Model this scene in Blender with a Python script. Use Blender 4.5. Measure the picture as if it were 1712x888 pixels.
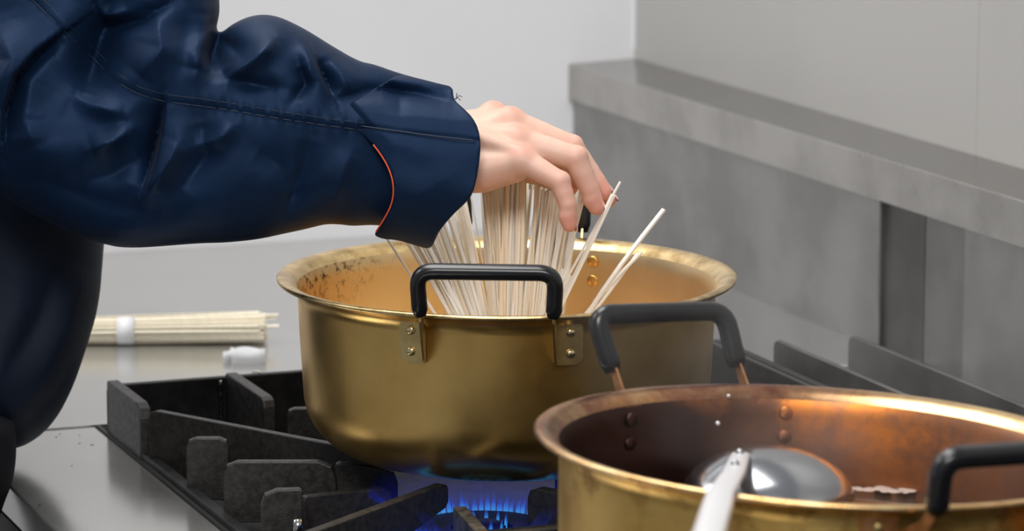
import bpy, math, random
import numpy as np
from mathutils import Vector, Matrix, noise
random.seed(4)
rng = np.random.default_rng(4)
PI = math.pi
for o in list(bpy.data.objects): bpy.data.objects.remove(o)
SC = bpy.context.scene
COL = SC.collection

# ---------------------------------------------------------------- camera
FPX = 6030.0; IW, IH = 1712, 888
PITCH = math.radians(10.05); YAW = math.radians(20.8)
ZR = 0.186                                  # height of the near pot rim over the counter
FW = np.array([math.sin(YAW)*math.cos(PITCH), math.cos(YAW)*math.cos(PITCH), -math.sin(PITCH)])
RT = np.array([math.cos(YAW), -math.sin(YAW), 0.0])
UP = np.cross(RT, FW)
def ray(px, py): return FW + RT*(px-IW/2)/FPX - UP*(py-IH/2)/FPX
CAM = np.array([0, 0, ZR]) - ray(847, 458)*2.827
def atz(px, py, z): r = ray(px, py); return CAM + r*(z-CAM[2])/r[2]
def atx(px, py, x): r = ray(px, py); return CAM + r*(x-CAM[0])/r[0]
def aty(px, py, y): r = ray(px, py); return CAM + r*(y-CAM[1])/r[1]
def atd(px, py, d): return CAM + ray(px, py)*d
cd = bpy.data.cameras.new('camera'); cam = bpy.data.objects.new('camera', cd); COL.objects.link(cam)
cd.sensor_width = 36; cd.lens = FPX/IW*36; cd.clip_start = .05
cam.matrix_world = Matrix(((RT[0], UP[0], -FW[0], CAM[0]), (RT[1], UP[1], -FW[1], CAM[1]), (RT[2], UP[2], -FW[2], CAM[2]), (0, 0, 0, 1)))
cd.dof.use_dof = True; cd.dof.focus_distance = 2.74; cd.dof.aperture_fstop = 9.0
SC.camera = cam
# ---------------------------------------------------------------- world, lights, exposure
W = bpy.data.worlds.new('world'); SC.world = W; W.use_nodes = True
W.node_tree.nodes['Background'].inputs[0].default_value = (.80, .83, .88, 1)
W.node_tree.nodes['Background'].inputs[1].default_value = .33
def area(name, loc, tgt, sx, sy, power, col=(1, .98, .95)):
    l = bpy.data.lights.new(name, 'AREA'); l.shape = 'RECTANGLE'; l.size = sx; l.size_y = sy; l.energy = power; l.color = col
    o = bpy.data.objects.new(name, l); COL.objects.link(o); o.location = loc
    o.rotation_euler = (Vector(tgt)-Vector(loc)).to_track_quat('-Z', 'Y').to_euler(); return o
area('ceiling_and_fill_light', (-.35, .20, 2.1), (-.2, .2, 0), 1.7, .9, 40)
area('ceiling_and_fill_light', (-.9, -2.1, 1.7), (0, -.1, .1), 1.2, .6, 34)  # added front fill from behind the camera, no real ceiling lamp
area('ceiling_and_fill_light', (-1.6, .9, 1.7), (0, 1.27, .3), .7, .7, 14)
SC.view_settings.view_transform = 'Standard'; SC.view_settings.look = 'None'
SC.view_settings.exposure = 0.0; SC.view_settings.gamma = 1.0; SC.view_settings.use_curve_mapping = False

# ---------------------------------------------------------------- materials
def mat(name, col, rough=.5, metal=0., spec=.5, sheen=0., coat=0., sss=0., var=0., vscale=30, bump=0., bscale=200, stretch=(1, 1, 1), rvar=0., col2=None, blend=(.4, .6), detail=4, vcol=None):
    m = bpy.data.materials.new(name); m.use_nodes = True; nt = m.node_tree; N = nt.nodes; L = nt.links
    b = N['Principled BSDF']; I = b.inputs
    I['Base Color'].default_value = (*col, 1); I['Roughness'].default_value = rough; I['Metallic'].default_value = metal
    I['Specular IOR Level'].default_value = spec
    if sheen: I['Sheen Weight'].default_value = sheen; I['Sheen Roughness'].default_value = .4
    if coat: I['Coat Weight'].default_value = coat; I['Coat Roughness'].default_value = .15
    if sss: I['Subsurface Weight'].default_value = sss; I['Subsurface Radius'].default_value = (1, .35, .2); I['Subsurface Scale'].default_value = .006
    tc = N.new('ShaderNodeTexCoord'); mp = N.new('ShaderNodeMapping'); mp.inputs['Scale'].default_value = stretch
    L.new(tc.outputs['Object'], mp.inputs[0])
    if var or rvar or col2:
        n = N.new('ShaderNodeTexNoise'); n.inputs['Scale'].default_value = vscale; n.inputs['Detail'].default_value = detail; n.inputs['Roughness'].default_value = .6
        L.new(mp.outputs[0], n.inputs[0])
        if var or col2:
            r = N.new('ShaderNodeValToRGB'); r.color_ramp.elements[0].position = blend[0]; r.color_ramp.elements[1].position = blend[1]
            c2 = col2 if col2 else tuple(c*(1-var) for c in col)
            r.color_ramp.elements[0].color = (*c2, 1); r.color_ramp.elements[1].color = (*col, 1)
            L.new(n.outputs[0], r.inputs[0]); L.new(r.outputs[0], I['Base Color'])
        if rvar:
            q = N.new('ShaderNodeMapRange'); q.inputs[1].default_value = .3; q.inputs[2].default_value = .7; q.inputs[3].default_value = rough-rvar; q.inputs[4].default_value = rough+rvar
            L.new(n.outputs[0], q.inputs[0]); L.new(q.outputs[0], I['Roughness'])
    if vcol:
        a = N.new('ShaderNodeVertexColor'); a.layer_name = vcol; L.new(a.outputs[0], I['Base Color'])
    if bump:
        n2 = N.new('ShaderNodeTexNoise'); n2.inputs['Scale'].default_value = bscale; n2.inputs['Detail'].default_value = 5
        L.new(mp.outputs[0], n2.inputs[0]); bp = N.new('ShaderNodeBump'); bp.inputs['Strength'].default_value = bump; bp.inputs['Distance'].default_value = .001
        L.new(n2.outputs[0], bp.inputs['Height']); L.new(bp.outputs[0], I['Normal'])
    return m

M = {}
M['wall_white'] = mat('white_wall_paint', (.74, .745, .77), .35, var=.03, vscale=3)
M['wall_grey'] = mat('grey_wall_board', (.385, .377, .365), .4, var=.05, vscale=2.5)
M['counter'] = mat('counter_steel', (.57, .565, .55), .18, .82, var=.06, vscale=7, rvar=.03, bump=.012, bscale=60)
M['ledge'] = mat('ledge_steel', (.50, .485, .46), .30, 1, var=.10, vscale=9, rvar=.08, bump=.05, bscale=40, col2=(.40, .385, .36))
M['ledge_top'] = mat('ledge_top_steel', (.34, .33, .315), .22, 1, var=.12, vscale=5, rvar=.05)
M['splash'] = mat('splash_steel', (.36, .355, .35), .42, 1, vscale=9, rvar=.08, col2=(.27, .265, .26), bump=.05, bscale=30)
M['splash_dark'] = mat('reflection_dark_steel', (.115, .11, .106), .42, 1, vscale=14, rvar=.08, col2=(.065, .062, .06))  # darkened base colour stands in for a reflection in the steel
M['splash_mid'] = mat('reflection_and_strip_grey', (.23, .22, .215), .42, 1, vscale=14, rvar=.08, col2=(.17, .165, .16))  # paints in a dim reflection on the backsplash; plain grey on guard strips
M['black_gap'] = mat('dark_sealant', (.012, .011, .011), .6)
M['floor'] = mat('dark_floor_tile', (.035, .035, .038), .5, var=.2, vscale=6)
M['cabinet'] = mat('cabinet_steel', (.10, .10, .10), .4, .8)
M['iron'] = mat('cast_iron', (.040, .036, .034), .45, .3, vscale=170, col2=(.026, .024, .023), bump=.35, bscale=350, rvar=.1)
M['iron_worn'] = mat('worn_iron_edge', (.15, .135, .12), .4, .5, vscale=120, col2=(.06, .055, .05), bump=.4, bscale=400)
M['iron_back'] = mat('dark_iron', (.020, .019, .020), .5, .3, vscale=60, col2=(.008, .008, .008), bump=.4, bscale=260)  # darker iron for the back plate, well and side frame bars
M['gold_out'] = mat('satin_gold_aluminium', (.90, .60, .21), .31, 1, vscale=14, col2=(.74, .46, .14), bump=.03, bscale=500, rvar=.04, blend=(.3, .7))
M['gold_rim'] = mat('worn_gold_rim', (.86, .64, .32), .30, 1, vscale=45, col2=(.50, .32, .12), blend=(.35, .6), rvar=.06)
M['gold_dk'] = mat('dull_gold_bracket', (.66, .50, .22), .38, 1, vscale=60, col2=(.52, .38, .16))
M['rivet'] = mat('gold_rivet', (.80, .66, .38), .2, 1)
M['rivet_in'] = mat('inner_gold_rivet', (.85, .50, .14), .3, 1)
M['plastic'] = mat('black_plastic', (.006, .006, .008), .28, spec=.5, coat=.15)
M['fabric'] = mat('navy_workwear_cloth', (.0038, .0130, .037), .52, spec=.30, sheen=.02, vscale=18, col2=(.0028, .0100, .029), bump=.12, bscale=900)
M['fabric'].node_tree.nodes['Principled BSDF'].inputs['Specular Tint'].default_value = (.32, .52, 1.0, 1)   # dyed fibres tint the sheen
M['fabric_dk'] = mat('dark_navy_cloth', (.004, .010, .026), .6, spec=.2, sheen=.03, vscale=20, col2=(.003, .008, .020), bump=.12, bscale=900)
M['seam'] = mat('navy_seam_thread', (.007, .017, .040), .6)
M['trousers'] = mat('black_trouser_cloth', (.006, .007, .012), .7, spec=.2)
M['orange'] = mat('orange_piping', (.75, .10, .03), .55)
M['skin'] = mat('skin', (.8, .5, .4), .45, spec=.4, sss=.25, vcol='Col', bump=.12, bscale=320)
M['nail'] = mat('fingernail', (.80, .48, .42), .25, coat=.2)
M['noodle_a'] = mat('cream_noodle', (.97, .93, .86), .45)
M['noodle_b'] = mat('ivory_noodle', (.96, .88, .76), .45)
M['noodle_c'] = mat('tan_noodle', (.92, .78, .58), .45)
M['noodle_y'] = mat('straw_noodle', (.94, .88, .73), .55, vscale=40, col2=(.88, .80, .62))
M['paper'] = mat('white_paper_band', (.82, .83, .86), .6)
M['steel'] = mat('polished_steel', (.42, .43, .45), .2, 1)
M['steel_h'] = mat('bright_steel', (.95, .95, .97), .3, .35)
M['burner'] = mat('burner_iron', (.012, .012, .014), .5, .4)
M['broth'] = mat('dark_broth', (.06, .035, .022), .08, spec=.6)
M['foam'] = mat('pale_foam', (.50, .42, .37), .5)
M['copper_strip'] = mat('tarnished_bracket', (.62, .30, .13), .35, .9, vscale=80, col2=(.42, .19, .07))

def stained(name, base, stain, scale, lo, hi, rough, speck=None, extra=None):
    """gold with its own burnt-on stains: noise masks limited by height and by direction round the pot"""
    m = mat(name, base, rough, 1, vscale=scale, col2=stain, blend=(lo, hi), rvar=.05, detail=6)
    nt = m.node_tree; N = nt.nodes; L = nt.links; b = N['Principled BSDF']
    src = b.inputs['Base Color'].links[0].from_socket
    tc = N.new('ShaderNodeTexCoord'); sx = N.new('ShaderNodeSeparateXYZ'); L.new(tc.outputs['Object'], sx.inputs[0])
    for (axis, a0, a1, colr, ns, n0, n1) in (speck or []):
        # axis = (ax, ay, az) direction in object space; the stain grows where dot(p, axis) goes a0 -> a1
        vd = N.new('ShaderNodeVectorMath'); vd.operation = 'DOT_PRODUCT'; vd.inputs[1].default_value = axis; L.new(tc.outputs['Object'], vd.inputs[0])
        mr = N.new('ShaderNodeMapRange'); mr.inputs[1].default_value = a0; mr.inputs[2].default_value = a1; L.new(vd.outputs['Value'], mr.inputs[0])
        nn = N.new('ShaderNodeTexNoise'); nn.inputs['Scale'].default_value = ns; nn.inputs['Detail'].default_value = 6; nn.inputs['Roughness'].default_value = .7; L.new(tc.outputs['Object'], nn.inputs[0])
        mq = N.new('ShaderNodeMapRange'); mq.inputs[1].default_value = n0; mq.inputs[2].default_value = n1; L.new(nn.outputs[0], mq.inputs[0])
        mu = N.new('ShaderNodeMath'); mu.operation = 'MULTIPLY'; L.new(mr.outputs[0], mu.inputs[0]); L.new(mq.outputs[0], mu.inputs[1])
        mx = N.new('ShaderNodeMix'); mx.data_type = 'RGBA'; L.new(mu.outputs[0], mx.inputs[0]); L.new(src, mx.inputs[6]); mx.inputs[7].default_value = (*colr, 1)
        src = mx.outputs[2]
    L.new(src, b.inputs['Base Color']); return m
RX, RY = RT[0], RT[1]                       # directions used to place stains on the pots
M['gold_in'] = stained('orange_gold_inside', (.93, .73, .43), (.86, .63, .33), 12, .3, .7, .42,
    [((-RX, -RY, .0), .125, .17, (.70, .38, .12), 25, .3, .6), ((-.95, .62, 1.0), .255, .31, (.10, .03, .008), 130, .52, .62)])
M['gold2_out'] = stained('blotched_gold_outside', (.93, .65, .23), (.80, .48, .13), 18, .3, .7, .40,
    [((0, 0, 1), .09, .13, (.40, .20, .05), 40, .50, .65)])
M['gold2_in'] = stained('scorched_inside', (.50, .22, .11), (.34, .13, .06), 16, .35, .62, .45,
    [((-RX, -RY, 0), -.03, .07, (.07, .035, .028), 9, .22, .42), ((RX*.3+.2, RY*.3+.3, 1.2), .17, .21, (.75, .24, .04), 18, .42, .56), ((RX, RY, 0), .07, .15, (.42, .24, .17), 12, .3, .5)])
M['gold2_rim'] = stained('burnt_copper_rim', (.98, .72, .38), (.84, .46, .17), 40, .3, .6, .30,
    [((.355*.75-RX*.65, .935*.75-RY*.65, 0), .02, .11, (.24, .08, .04), 12, .15, .55)])

def flame_mat(name, c0, strength, alpha):
    m = bpy.data.materials.new(name); m.use_nodes = True; nt = m.node_tree; N = nt.nodes; L = nt.links
    for n in list(N): N.remove(n)
    out = N.new('ShaderNodeOutputMaterial'); e = N.new('ShaderNodeEmission'); e.inputs[0].default_value = (*c0, 1); e.inputs[1].default_value = strength
    t = N.new('ShaderNodeBsdfTransparent'); mx = N.new('ShaderNodeAddShader'); ms = N.new('ShaderNodeMixShader'); ms.inputs[0].default_value = alpha
    L.new(t.outputs[0], ms.inputs[1]); L.new(e.outputs[0], ms.inputs[2]); L.new(ms.outputs[0], out.inputs[0])
    return m
def fade_mat(name, lowc, highc, strength, a0, h, z0=0.):
    m = flame_mat(name, lowc, strength, a0); nt = m.node_tree; N = nt.nodes; L = nt.links
    e = [n for n in N if n.type == 'EMISSION'][0]; ms = [n for n in N if n.type == 'MIX_SHADER'][0]
    tc = N.new('ShaderNodeTexCoord'); sx = N.new('ShaderNodeSeparateXYZ'); L.new(tc.outputs['Object'], sx.inputs[0])
    mr = N.new('ShaderNodeMapRange'); mr.inputs[1].default_value = z0; mr.inputs[2].default_value = z0+h; L.new(sx.outputs[2], mr.inputs[0])
    rp = N.new('ShaderNodeValToRGB'); rp.color_ramp.elements[0].color = (*lowc, 1); rp.color_ramp.elements[1].color = (*highc, 1); rp.color_ramp.elements[1].position = .6; L.new(mr.outputs[0], rp.inputs[0]); L.new(rp.outputs[0], e.inputs[0])
    al = N.new('ShaderNodeMapRange'); al.inputs[1].default_value = z0; al.inputs[2].default_value = z0+h; al.inputs[3].default_value = a0; al.inputs[4].default_value = 0; al.interpolation_type = 'SMOOTHSTEP'; L.new(sx.outputs[2], al.inputs[0]); L.new(al.outputs[0], ms.inputs[0])
    return m
M['flame_core'] = fade_mat('blue_flame_core', (.06, .50, .95), (.02, .10, .9), 1.1, .42, .017)
M['flame_veil'] = fade_mat('blue_flame_veil', (.02, .10, .9), (.02, .03, .45), .8, .30, .040, .036)

# ---------------------------------------------------------------- mesh helpers
def tag(o, label=None, cat=None, group=None, kind=None):
    if label: o['label'] = label
    if cat: o['category'] = cat
    if group: o['group'] = group
    if kind: o['kind'] = kind
    return o
def empty(name, loc=(0, 0, 0), rz=0., **k):
    o = bpy.data.objects.new(name, None); COL.objects.link(o); o.location = loc; o.rotation_euler = (0, 0, rz); o.empty_display_size = .02
    return tag(o, **k)
def mobj(name, verts, faces, m, parent=None, smooth=False, fm=None, **k):
    me = bpy.data.meshes.new(name); me.from_pydata([tuple(map(float, v)) for v in verts], [], [tuple(map(int, f)) for f in faces])
    for mm in (m if isinstance(m, (list, tuple)) else [m]): me.materials.append(mm)
    if fm is not None: me.polygons.foreach_set('material_index', list(fm))
    if smooth: me.polygons.foreach_set('use_smooth', [True]*len(me.polygons))
    me.update(); o = bpy.data.objects.new(name, me); COL.objects.link(o)
    if parent: o.parent = parent
    return tag(o, **k)
def bevel(o, w=.001, seg=2, ang=.6):
    b = o.modifiers.new('bevel', 'BEVEL'); b.width = w; b.segments = seg; b.limit_method = 'ANGLE'; b.angle_limit = ang; return o
def box(name, x0, x1, y0, y1, z0, z1, m, parent=None, bev=0, **k):
    v = [(x, y, z) for z in (z0, z1) for y in (y0, y1) for x in (x0, x1)]
    f = [(0, 2, 3, 1), (4, 5, 7, 6), (0, 1, 5, 4), (2, 6, 7, 3), (0, 4, 6, 2), (1, 3, 7, 5)]
    o = mobj(name, v, f, m, parent, **k)
    if bev: bevel(o, bev)
    return o
def lathe(prof, n=96, flip=False):
    v = []; f = []
    for (r, z) in prof:
        for i in range(n): a = 2*PI*i/n; v.append((r*math.cos(a), r*math.sin(a), z))
    for j in range(len(prof)-1):
        for i in range(n):
            a, b = j*n+i, j*n+(i+1) % n; q = (a, b, b+n, a+n); f.append(q[::-1] if flip else q)
    return v, f
def tube(pts, rad, n=12, cap=True, square=1.0):
    """swept tube; rad number or list"""
    P = [Vector(map(float, p)) for p in pts]; R = rad if isinstance(rad, (list, tuple)) else [rad]*len(P)
    v = []; f = []; t0 = (P[1]-P[0]).normalized(); ref = Vector((0, 0, 1)) if abs(t0.z) < .9 else Vector((1, 0, 0))
    nrm = t0.cross(ref).normalized()
    for i, p in enumerate(P):
        t = (P[min(i+1, len(P)-1)]-P[max(i-1, 0)]).normalized(); nrm = (nrm-t*nrm.dot(t)).normalized(); b = t.cross(nrm)
        for k in range(n):
            a = 2*PI*k/n; c, s = math.cos(a), math.sin(a)
            if square != 1: c = math.copysign(abs(c)**square, c); s = math.copysign(abs(s)**square, s)
            v.append(p+(nrm*c+b*s)*R[i])
    for i in range(len(P)-1):
        for k in range(n): a, b_ = i*n+k, i*n+(k+1) % n; f.append((a, b_, b_+n, a+n))
    if cap: f.append(tuple(range(n))[::-1]); f.append(tuple((len(P)-1)*n+k for k in range(n)))
    return v, f
def prism(poly, a, b, t):
    """polygon given as (s, z): s along a->b (metres), extruded +-t/2 sideways"""
    a = Vector(a); b = Vector(b); d = Vector((b.x-a.x, b.y-a.y, 0)).normalized(); nrm = Vector((-d.y, d.x, 0)); n = len(poly)
    v = [Vector((a.x, a.y, 0))+d*s+nrm*sg*t/2+Vector((0, 0, z)) for sg in (-1, 1) for (s, z) in poly]
    f = [tuple(range(n)), tuple(range(2*n-1, n-1, -1))]+[((i+1) % n, i, n+i, n+(i+1) % n) for i in range(n)]
    return v, f
def round_path(pts, r, k=6):
    P = [Vector(map(float, p)) for p in pts]; out = [P[0]]
    for i in range(1, len(P)-1):
        a = P[i]+(P[i-1]-P[i]).normalized()*r; b = P[i]+(P[i+1]-P[i]).normalized()*r
        for j in range(k+1): t = j/k; out.append(a*(1-t)**2+P[i]*2*t*(1-t)+b*t*t)
    return out+[P[-1]]

# ================================================================ the room
YB = 1.25; XR = .632
box('floor', -3, .7, -3.5, YB, -.87, -.85, M['floor'], kind='structure')
box('wall_back', -3, XR+.1, YB, YB+.05, -.85, 1.6, M['wall_white'], kind='structure')
wr = empty('wall_right', (XR, 0, 0), kind='structure')
ys = float(atx(1634, 160, XR)[1])
box('wall_panel', 0, .05, ys+.0003, YB, -.85, 1.6, M['wall_grey'], wr, bev=.0006)
box('wall_panel', 0, .05, -3.0, ys-.0003, -.85, 1.6, M['wall_grey'], wr, bev=.0006)
box('trim_corner', XR-.0025, XR, YB-.0025, YB, .2, 1.6, M['wall_white'], kind='structure')
# steel ledge on the right wall
XL = .549
zt = float(aty(945, 107, YB)[2]); zl = float(aty(945, 166, YB)[2])
lg = empty('wall_ledge', (XL, 0, zl), label='long grey stainless steel ledge running along the right wall above the backsplash', cat='ledge')
v, f = [], []
for y in (-2.6-0, YB-.001):
    v += [(0, y, 0), (0, y, zt-zl-.001), (.0015, y, zt-zl), (XR-XL-.0005, y, zt-zl+.003), (XR-XL-.0005, y, zt-zl-.002), (.002, y, zt-zl-.003), (.002, y, 0)]
n = 7
f = [tuple(range(n))[::-1], tuple(range(n, 2*n))]+[(i, (i+1) % n, n+(i+1) % n, n+i) for i in range(n)]
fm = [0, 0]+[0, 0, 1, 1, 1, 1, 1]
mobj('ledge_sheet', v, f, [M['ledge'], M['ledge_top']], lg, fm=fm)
# backsplash panels
XS = .5545
bs = empty('backsplash', (XS, 0, 0), label='grey stainless steel backsplash panels under the wall ledge behind the burners', cat='backsplash')
yA = float(atx(1469, 450, XS)[1]); yB_ = float(atx(1546, 450, XS+.006)[1]); yC = float(atx(1614, 450, XS+.006)[1]); zbp = float(atx(1330, 566, XS)[2])
print('backsplash', yA, yB_, yC, 'zb', zbp, 'lip', zl, zt)
bevel(box('panel', 0, .004, yA, YB-.001, zbp, zl+.012, M['splash'], bs), .0015)
box('panel', .006, .010, yB_+.0008, yA+.03, -.1, zl+.012, M['splash_dark'], bs, bev=.0008, label='narrow steel panel with dark reflection put into its colour')
box('panel', .006, .010, yC, yB_-.0008, -.1, zl+.012, M['splash_mid'], bs, bev=.0008, label='narrow steel panel with grey reflection put into its colour')
box('panel', .0045, .0095, -2.6, yC-.0005, -.1, zl+.012, M['splash'], bs, bev=.0008)
box('flange', -.0035, .004, yA+.0, YB-.001, zbp-.002, zbp+.0015, M['steel_h'], bs, label='bright folded lower edge')
# counter with sunk burner well
XE = float(atz(20, 815, 0)[0]); GX0 = float(atz(272, 800, 0)[0]); GY1 = float(atz(165, 712, 0)[1]); GX1 = .345; GY0 = GY1-.56
print('edge', XE, 'grate x0', GX0, 'y1', GY1)
ct = empty('steel_counter', (XE, GY1, -.85), label='grey stainless steel stove counter with joint line and sunk burner well', cat='counter')
def cbox(name, x0, x1, y0, y1, z0, z1, m, **k):
    return box(name, x0-XE, x1-XE, y0-GY1, y1-GY1, z0+.85, z1+.85, m, ct, **k)
cbox('rear_top', XE, XS+.012, GY1+.006, YB-.001, -.03, 0, M['counter'], bev=.001)
cbox('side_top', XE, GX0-.002, -2.2, GY1+.001, -.03, -.0008, M['counter'], bev=.002)
cbox('joint_filler', XE, GX1, GY1+.001, GY1+.006, -.03, -.003, M['black_gap'], label='dark joint between the counter sheets')
cbox('right_deck', GX1, XS+.005, -2.2, GY1+.001, -.03, -.010, M['splash'])
cbox('well', GX0-.002, GX1, -2.2, GY1+.001, -.05, -.035, M['iron_back'], label='black burner well')
cbox('well_edge', GX0-.002, GX0+.001, -2.2, GY1+.001, -.05, .001, M['black_gap'])
cbox('cabinet', XE+.006, XS+.01, -2.2, YB-.002, -.849+.0, -.051, M['cabinet'])
cbox('front_skirt', XE, XE+.004, -2.2, YB-.002, -.12, -.031, M['black_gap'])
# dark specks of dried food on the side sheet
specks = [(100, 726), (94, 731), (133, 741.5), (154, 744, 1.6), (120, 779, .6), (66, 845, 1.3), (133, 728, .7)]
for i, s in enumerate(specks):
    p = atz(s[0], s[1], -.0008); k = s[2] if len(s) > 2 else 1.
    vv, ff = lathe([(.0001, .0006), (.0011*k, .0004), (.0016*k, 0)], 8)
    o = mobj('food_crumb', vv, ff, M['black_gap'], smooth=True); o.location = p; o.scale = (.8, .6, .6)
    tag(o, 'tiny dark crumb stuck on the steel counter left of the black grate', 'crumb', 'dark crumbs on the steel counter')

# ================================================================ grate and burner
ZG = .045
gr = empty('burner_grate', (GX0, GY1, 0), label='heavy black cast iron burner grate of upright plates under the noodle pot', cat='grate')
def plate(name, a, b, h, t=.008, c=(.006, .006), z0=0.002, cb=(0, 0), m=None, hb=None, parent=None, drop=0, **k):
    a = Vector((a[0], a[1], 0)); b = Vector((b[0], b[1], 0)); Ln = (b-a).length; h2 = hb if hb is not None else h
    poly = [(0+cb[0], z0), (Ln-cb[1], z0+drop)]
    if cb[1]: poly.append((Ln, z0+drop+cb[1]))
    poly += [(Ln, h2-c[1]), (Ln-c[1]*.25, h2-c[1]*.3), (Ln-c[1], h2), (c[0], h), (c[0]*.25, h-c[0]*.3), (0, h-c[0])]
    if cb[0]: poly.append((0, z0+cb[0]))
    v, f = prism(poly, a, b, t); off = Vector((GX0, GY1, 0)); v = [p-off for p in v]
    o = mobj(name, v, f, m or M['iron'], parent or gr, **k); bevel(o, .0011, 2, .9); return o
G = lambda px, py, z=ZG: atz(px, py, z)
yb = float(G(300, 631)[1])
plate('back_plate', (GX0, yb), (GX1, yb), ZG-.002, .008, z0=-.03, m=M['iron_back'])
plate('corner_plate', (GX0+.005, yb+.002), (GX0+.005, yb-.108), ZG+.002, .010, c=(.003, .012), z0=-.004)
p = G(372, 625); plate('short_finger', (p[0]+.006, yb-.003), (p[0]+.006, yb-.118), ZG+.002, .010, c=(.003, .008), z0=-.03, m=M['iron'])
p = G(480, 670); plate('short_finger', (p[0]+.0, p[1]), (p[0]+.06, p[1]-.02), ZG-.006, .008, c=(.006, .006), z0=-.01)
# weld bead on the back plate
wx = float(G(368, 628)[0])
v, f = tube([(wx-GX0+.003*math.sin(i*2.1)*.3, yb-GY1-.0055, -.02+i*.0032) for i in range(20)], [.0012+.0006*(i % 2) for i in range(20)], 6)
mobj('weld_bead', v, f, M['steel'], gr, smooth=True, label='thin bright weld line')
BC = atz(806, 884, .004)                                  # burner centre
def finger(a_px, b_px, ha=ZG, hb=ZG, t=.008, **k):
    a = G(*a_px, ha); b = G(*b_px, hb); return plate('finger', (a[0], a[1]), (b[0], b[1]), ha, t, hb=hb, **k)
finger((254, 684), (640, 757), c=(.007, .02), z0=-.02)
finger((312, 731), (383, 731), c=(.008, .008), z0=-.006, t=.009)
finger((374, 770), (562, 770), c=(.011, .014), z0=-.004, t=.009, cb=(0, .010))
finger((436, 818), (505, 816), c=(.012, .002), z0=-.03, t=.009)
finger((505, 829), (652, 813), ha=ZG-.016, hb=ZG-.016, c=(.003, .006), z0=-.006, cb=(0, .006))
finger((505, 893), (742, 806), c=(.003, .006), z0=-.012, t=.009, cb=(0, .004), drop=.038)
finger((560, 772), (665, 782), ha=ZG-.003, hb=ZG-.008, c=(.004, .012), z0=.006)
finger((1010, 835), (888, 812), c=(.004, .009), z0=.0, t=.010, cb=(0, .014))
finger((840, 925), (768, 846), ha=ZG-.006, hb=ZG-.004, c=(.003, .002), z0=.006, t=.010, label='finger with a bright worn tip', m=M['iron_worn'])
b_ = G(498, 868, .030)
v, f = tube([Vector(b_)+Vector((-GX0, -GY1, -.012)), Vector(b_)+Vector((-GX0, -GY1, .0))], [.0045, .0035], 10)
b_ = G(520, 880, .042)
mobj('screw', [tuple(Vector(q)*1.0) for q in v], f, M['steel'], gr, smooth=True, label='small bright screw head')
# outer frame bars of the grate
plate('frame_bar', (GX0+.006, yb-.10), (GX0+.006, GY0), .006, .010, z0=-.03, m=M['iron_back'])
plate('frame_bar', (GX1-.006, yb), (GX1-.006, GY0), ZG, .008, c=(.01, .01), z0=-.03, m=M['iron_back'])
plate('frame_bar', (GX0, GY0), (GX1, GY0), ZG-.02, .008, z0=-.03)
for dy in (.20, .02, -.16):   # fingers on the far right side, hidden under the pot
    plate('finger', (GX1-.008, BC[1]+dy), (BC[0]+.09, BC[1]+dy*.35), ZG, .008, c=(.006, .012), z0=-.01)
# grate under the steaming pot, the same casting one burner nearer
def copy_tree(o, parent=None):
    c = o.copy(); COL.objects.link(c)
    if parent: c.parent = parent
    for ch in list(o.children): copy_tree(ch, c)
    return c
g2 = copy_tree(gr); g2.location = (GX0, GY1-.60, 0)
g2['label'] = 'black cast iron grate under the steaming pot at the lower right'
gr['group'] = g2['group'] = 'cast iron grates on the stove'
# parallel plates by the right wall
for (px, py, zz, L_, lab) in ((1180, 566, .046, .9, 'dark upright steel strip nearest the noodle pot, lowest of the three wall side strips'),
                     (1297, 566, .050, .9, 'dark upright steel strip with rounded end, middle of the three beside the backsplash'),
                     (1422, 559, .052, .9, 'dark upright steel strip with rounded end standing closest to the backsplash')):
    p = atz(px, py, zz); a = Vector((p[0], p[1], 0)); n = 5; poly = [(0, -.01), (L_, -.01), (L_, zz)]+[(.010*(1-math.sin(t*PI/2/n)), zz-.008*(1-math.cos(t*PI/2/n))) for t in range(n+1)]
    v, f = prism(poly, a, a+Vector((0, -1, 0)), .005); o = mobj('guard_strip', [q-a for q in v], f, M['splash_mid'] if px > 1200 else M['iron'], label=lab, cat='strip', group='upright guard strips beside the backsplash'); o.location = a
    bevel(o, .001)
# burner
bu = empty('gas_burner', (BC[0], BC[1], -.035), label='round black gas burner with a ring of blue flames under the noodle pot', cat='burner')
v, f = lathe([(.0, .0), (.085, 0), (.085, .010), (.070, .022), (.058, .028), (.058, .036), (.054, .040), (.024, .040), (.024, .036), (.018, .036), (.0, .036)], 64)
mobj('burner_head', v, f, M['burner'], bu, smooth=False)
v, f = lathe([(.0, .044), (.014, .044), (.017, .041), (.017, .034), (.0, .034)], 32)
mobj('burner_cap', v, f, M['burner'], bu, smooth=True)
def flame_mesh(w, h, lean):
    pts = []; R_ = []
    for i in range(7):
        t = i/6; pts.append((lean*t*t, 0, h*t)); R_.append(max(.0002, w*(1-t)**.8*(.75+.5*min(t*3, 1))))
    return tube(pts, R_, 8)
fv, ff = flame_mesh(.0019, .017, .006); fmesh = None
for i in range(72):
    a = 2*PI*(i+.4*rng.random())/72; s = .7+.5*rng.random()
    if fmesh is None: o = mobj('flame', fv, ff, M['flame_core'], bu, smooth=True); fmesh = o.data
    else: o = bpy.data.objects.new('flame', fmesh); COL.objects.link(o); o.parent = bu
    o.location = (.058*math.cos(a), .058*math.sin(a), .036); o.rotation_euler = (0, 0, a); o.scale = (1.1, .8+.5*rng.random(), s)
for i in range(12):
    a = 2*PI*i/12; o = bpy.data.objects.new('flame', fmesh); COL.objects.link(o); o.parent = bu
    o.location = (.019*math.cos(a), .019*math.sin(a), .040); o.rotation_euler = (0, 0, a); o.scale = (.3, .9, .75)
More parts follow.
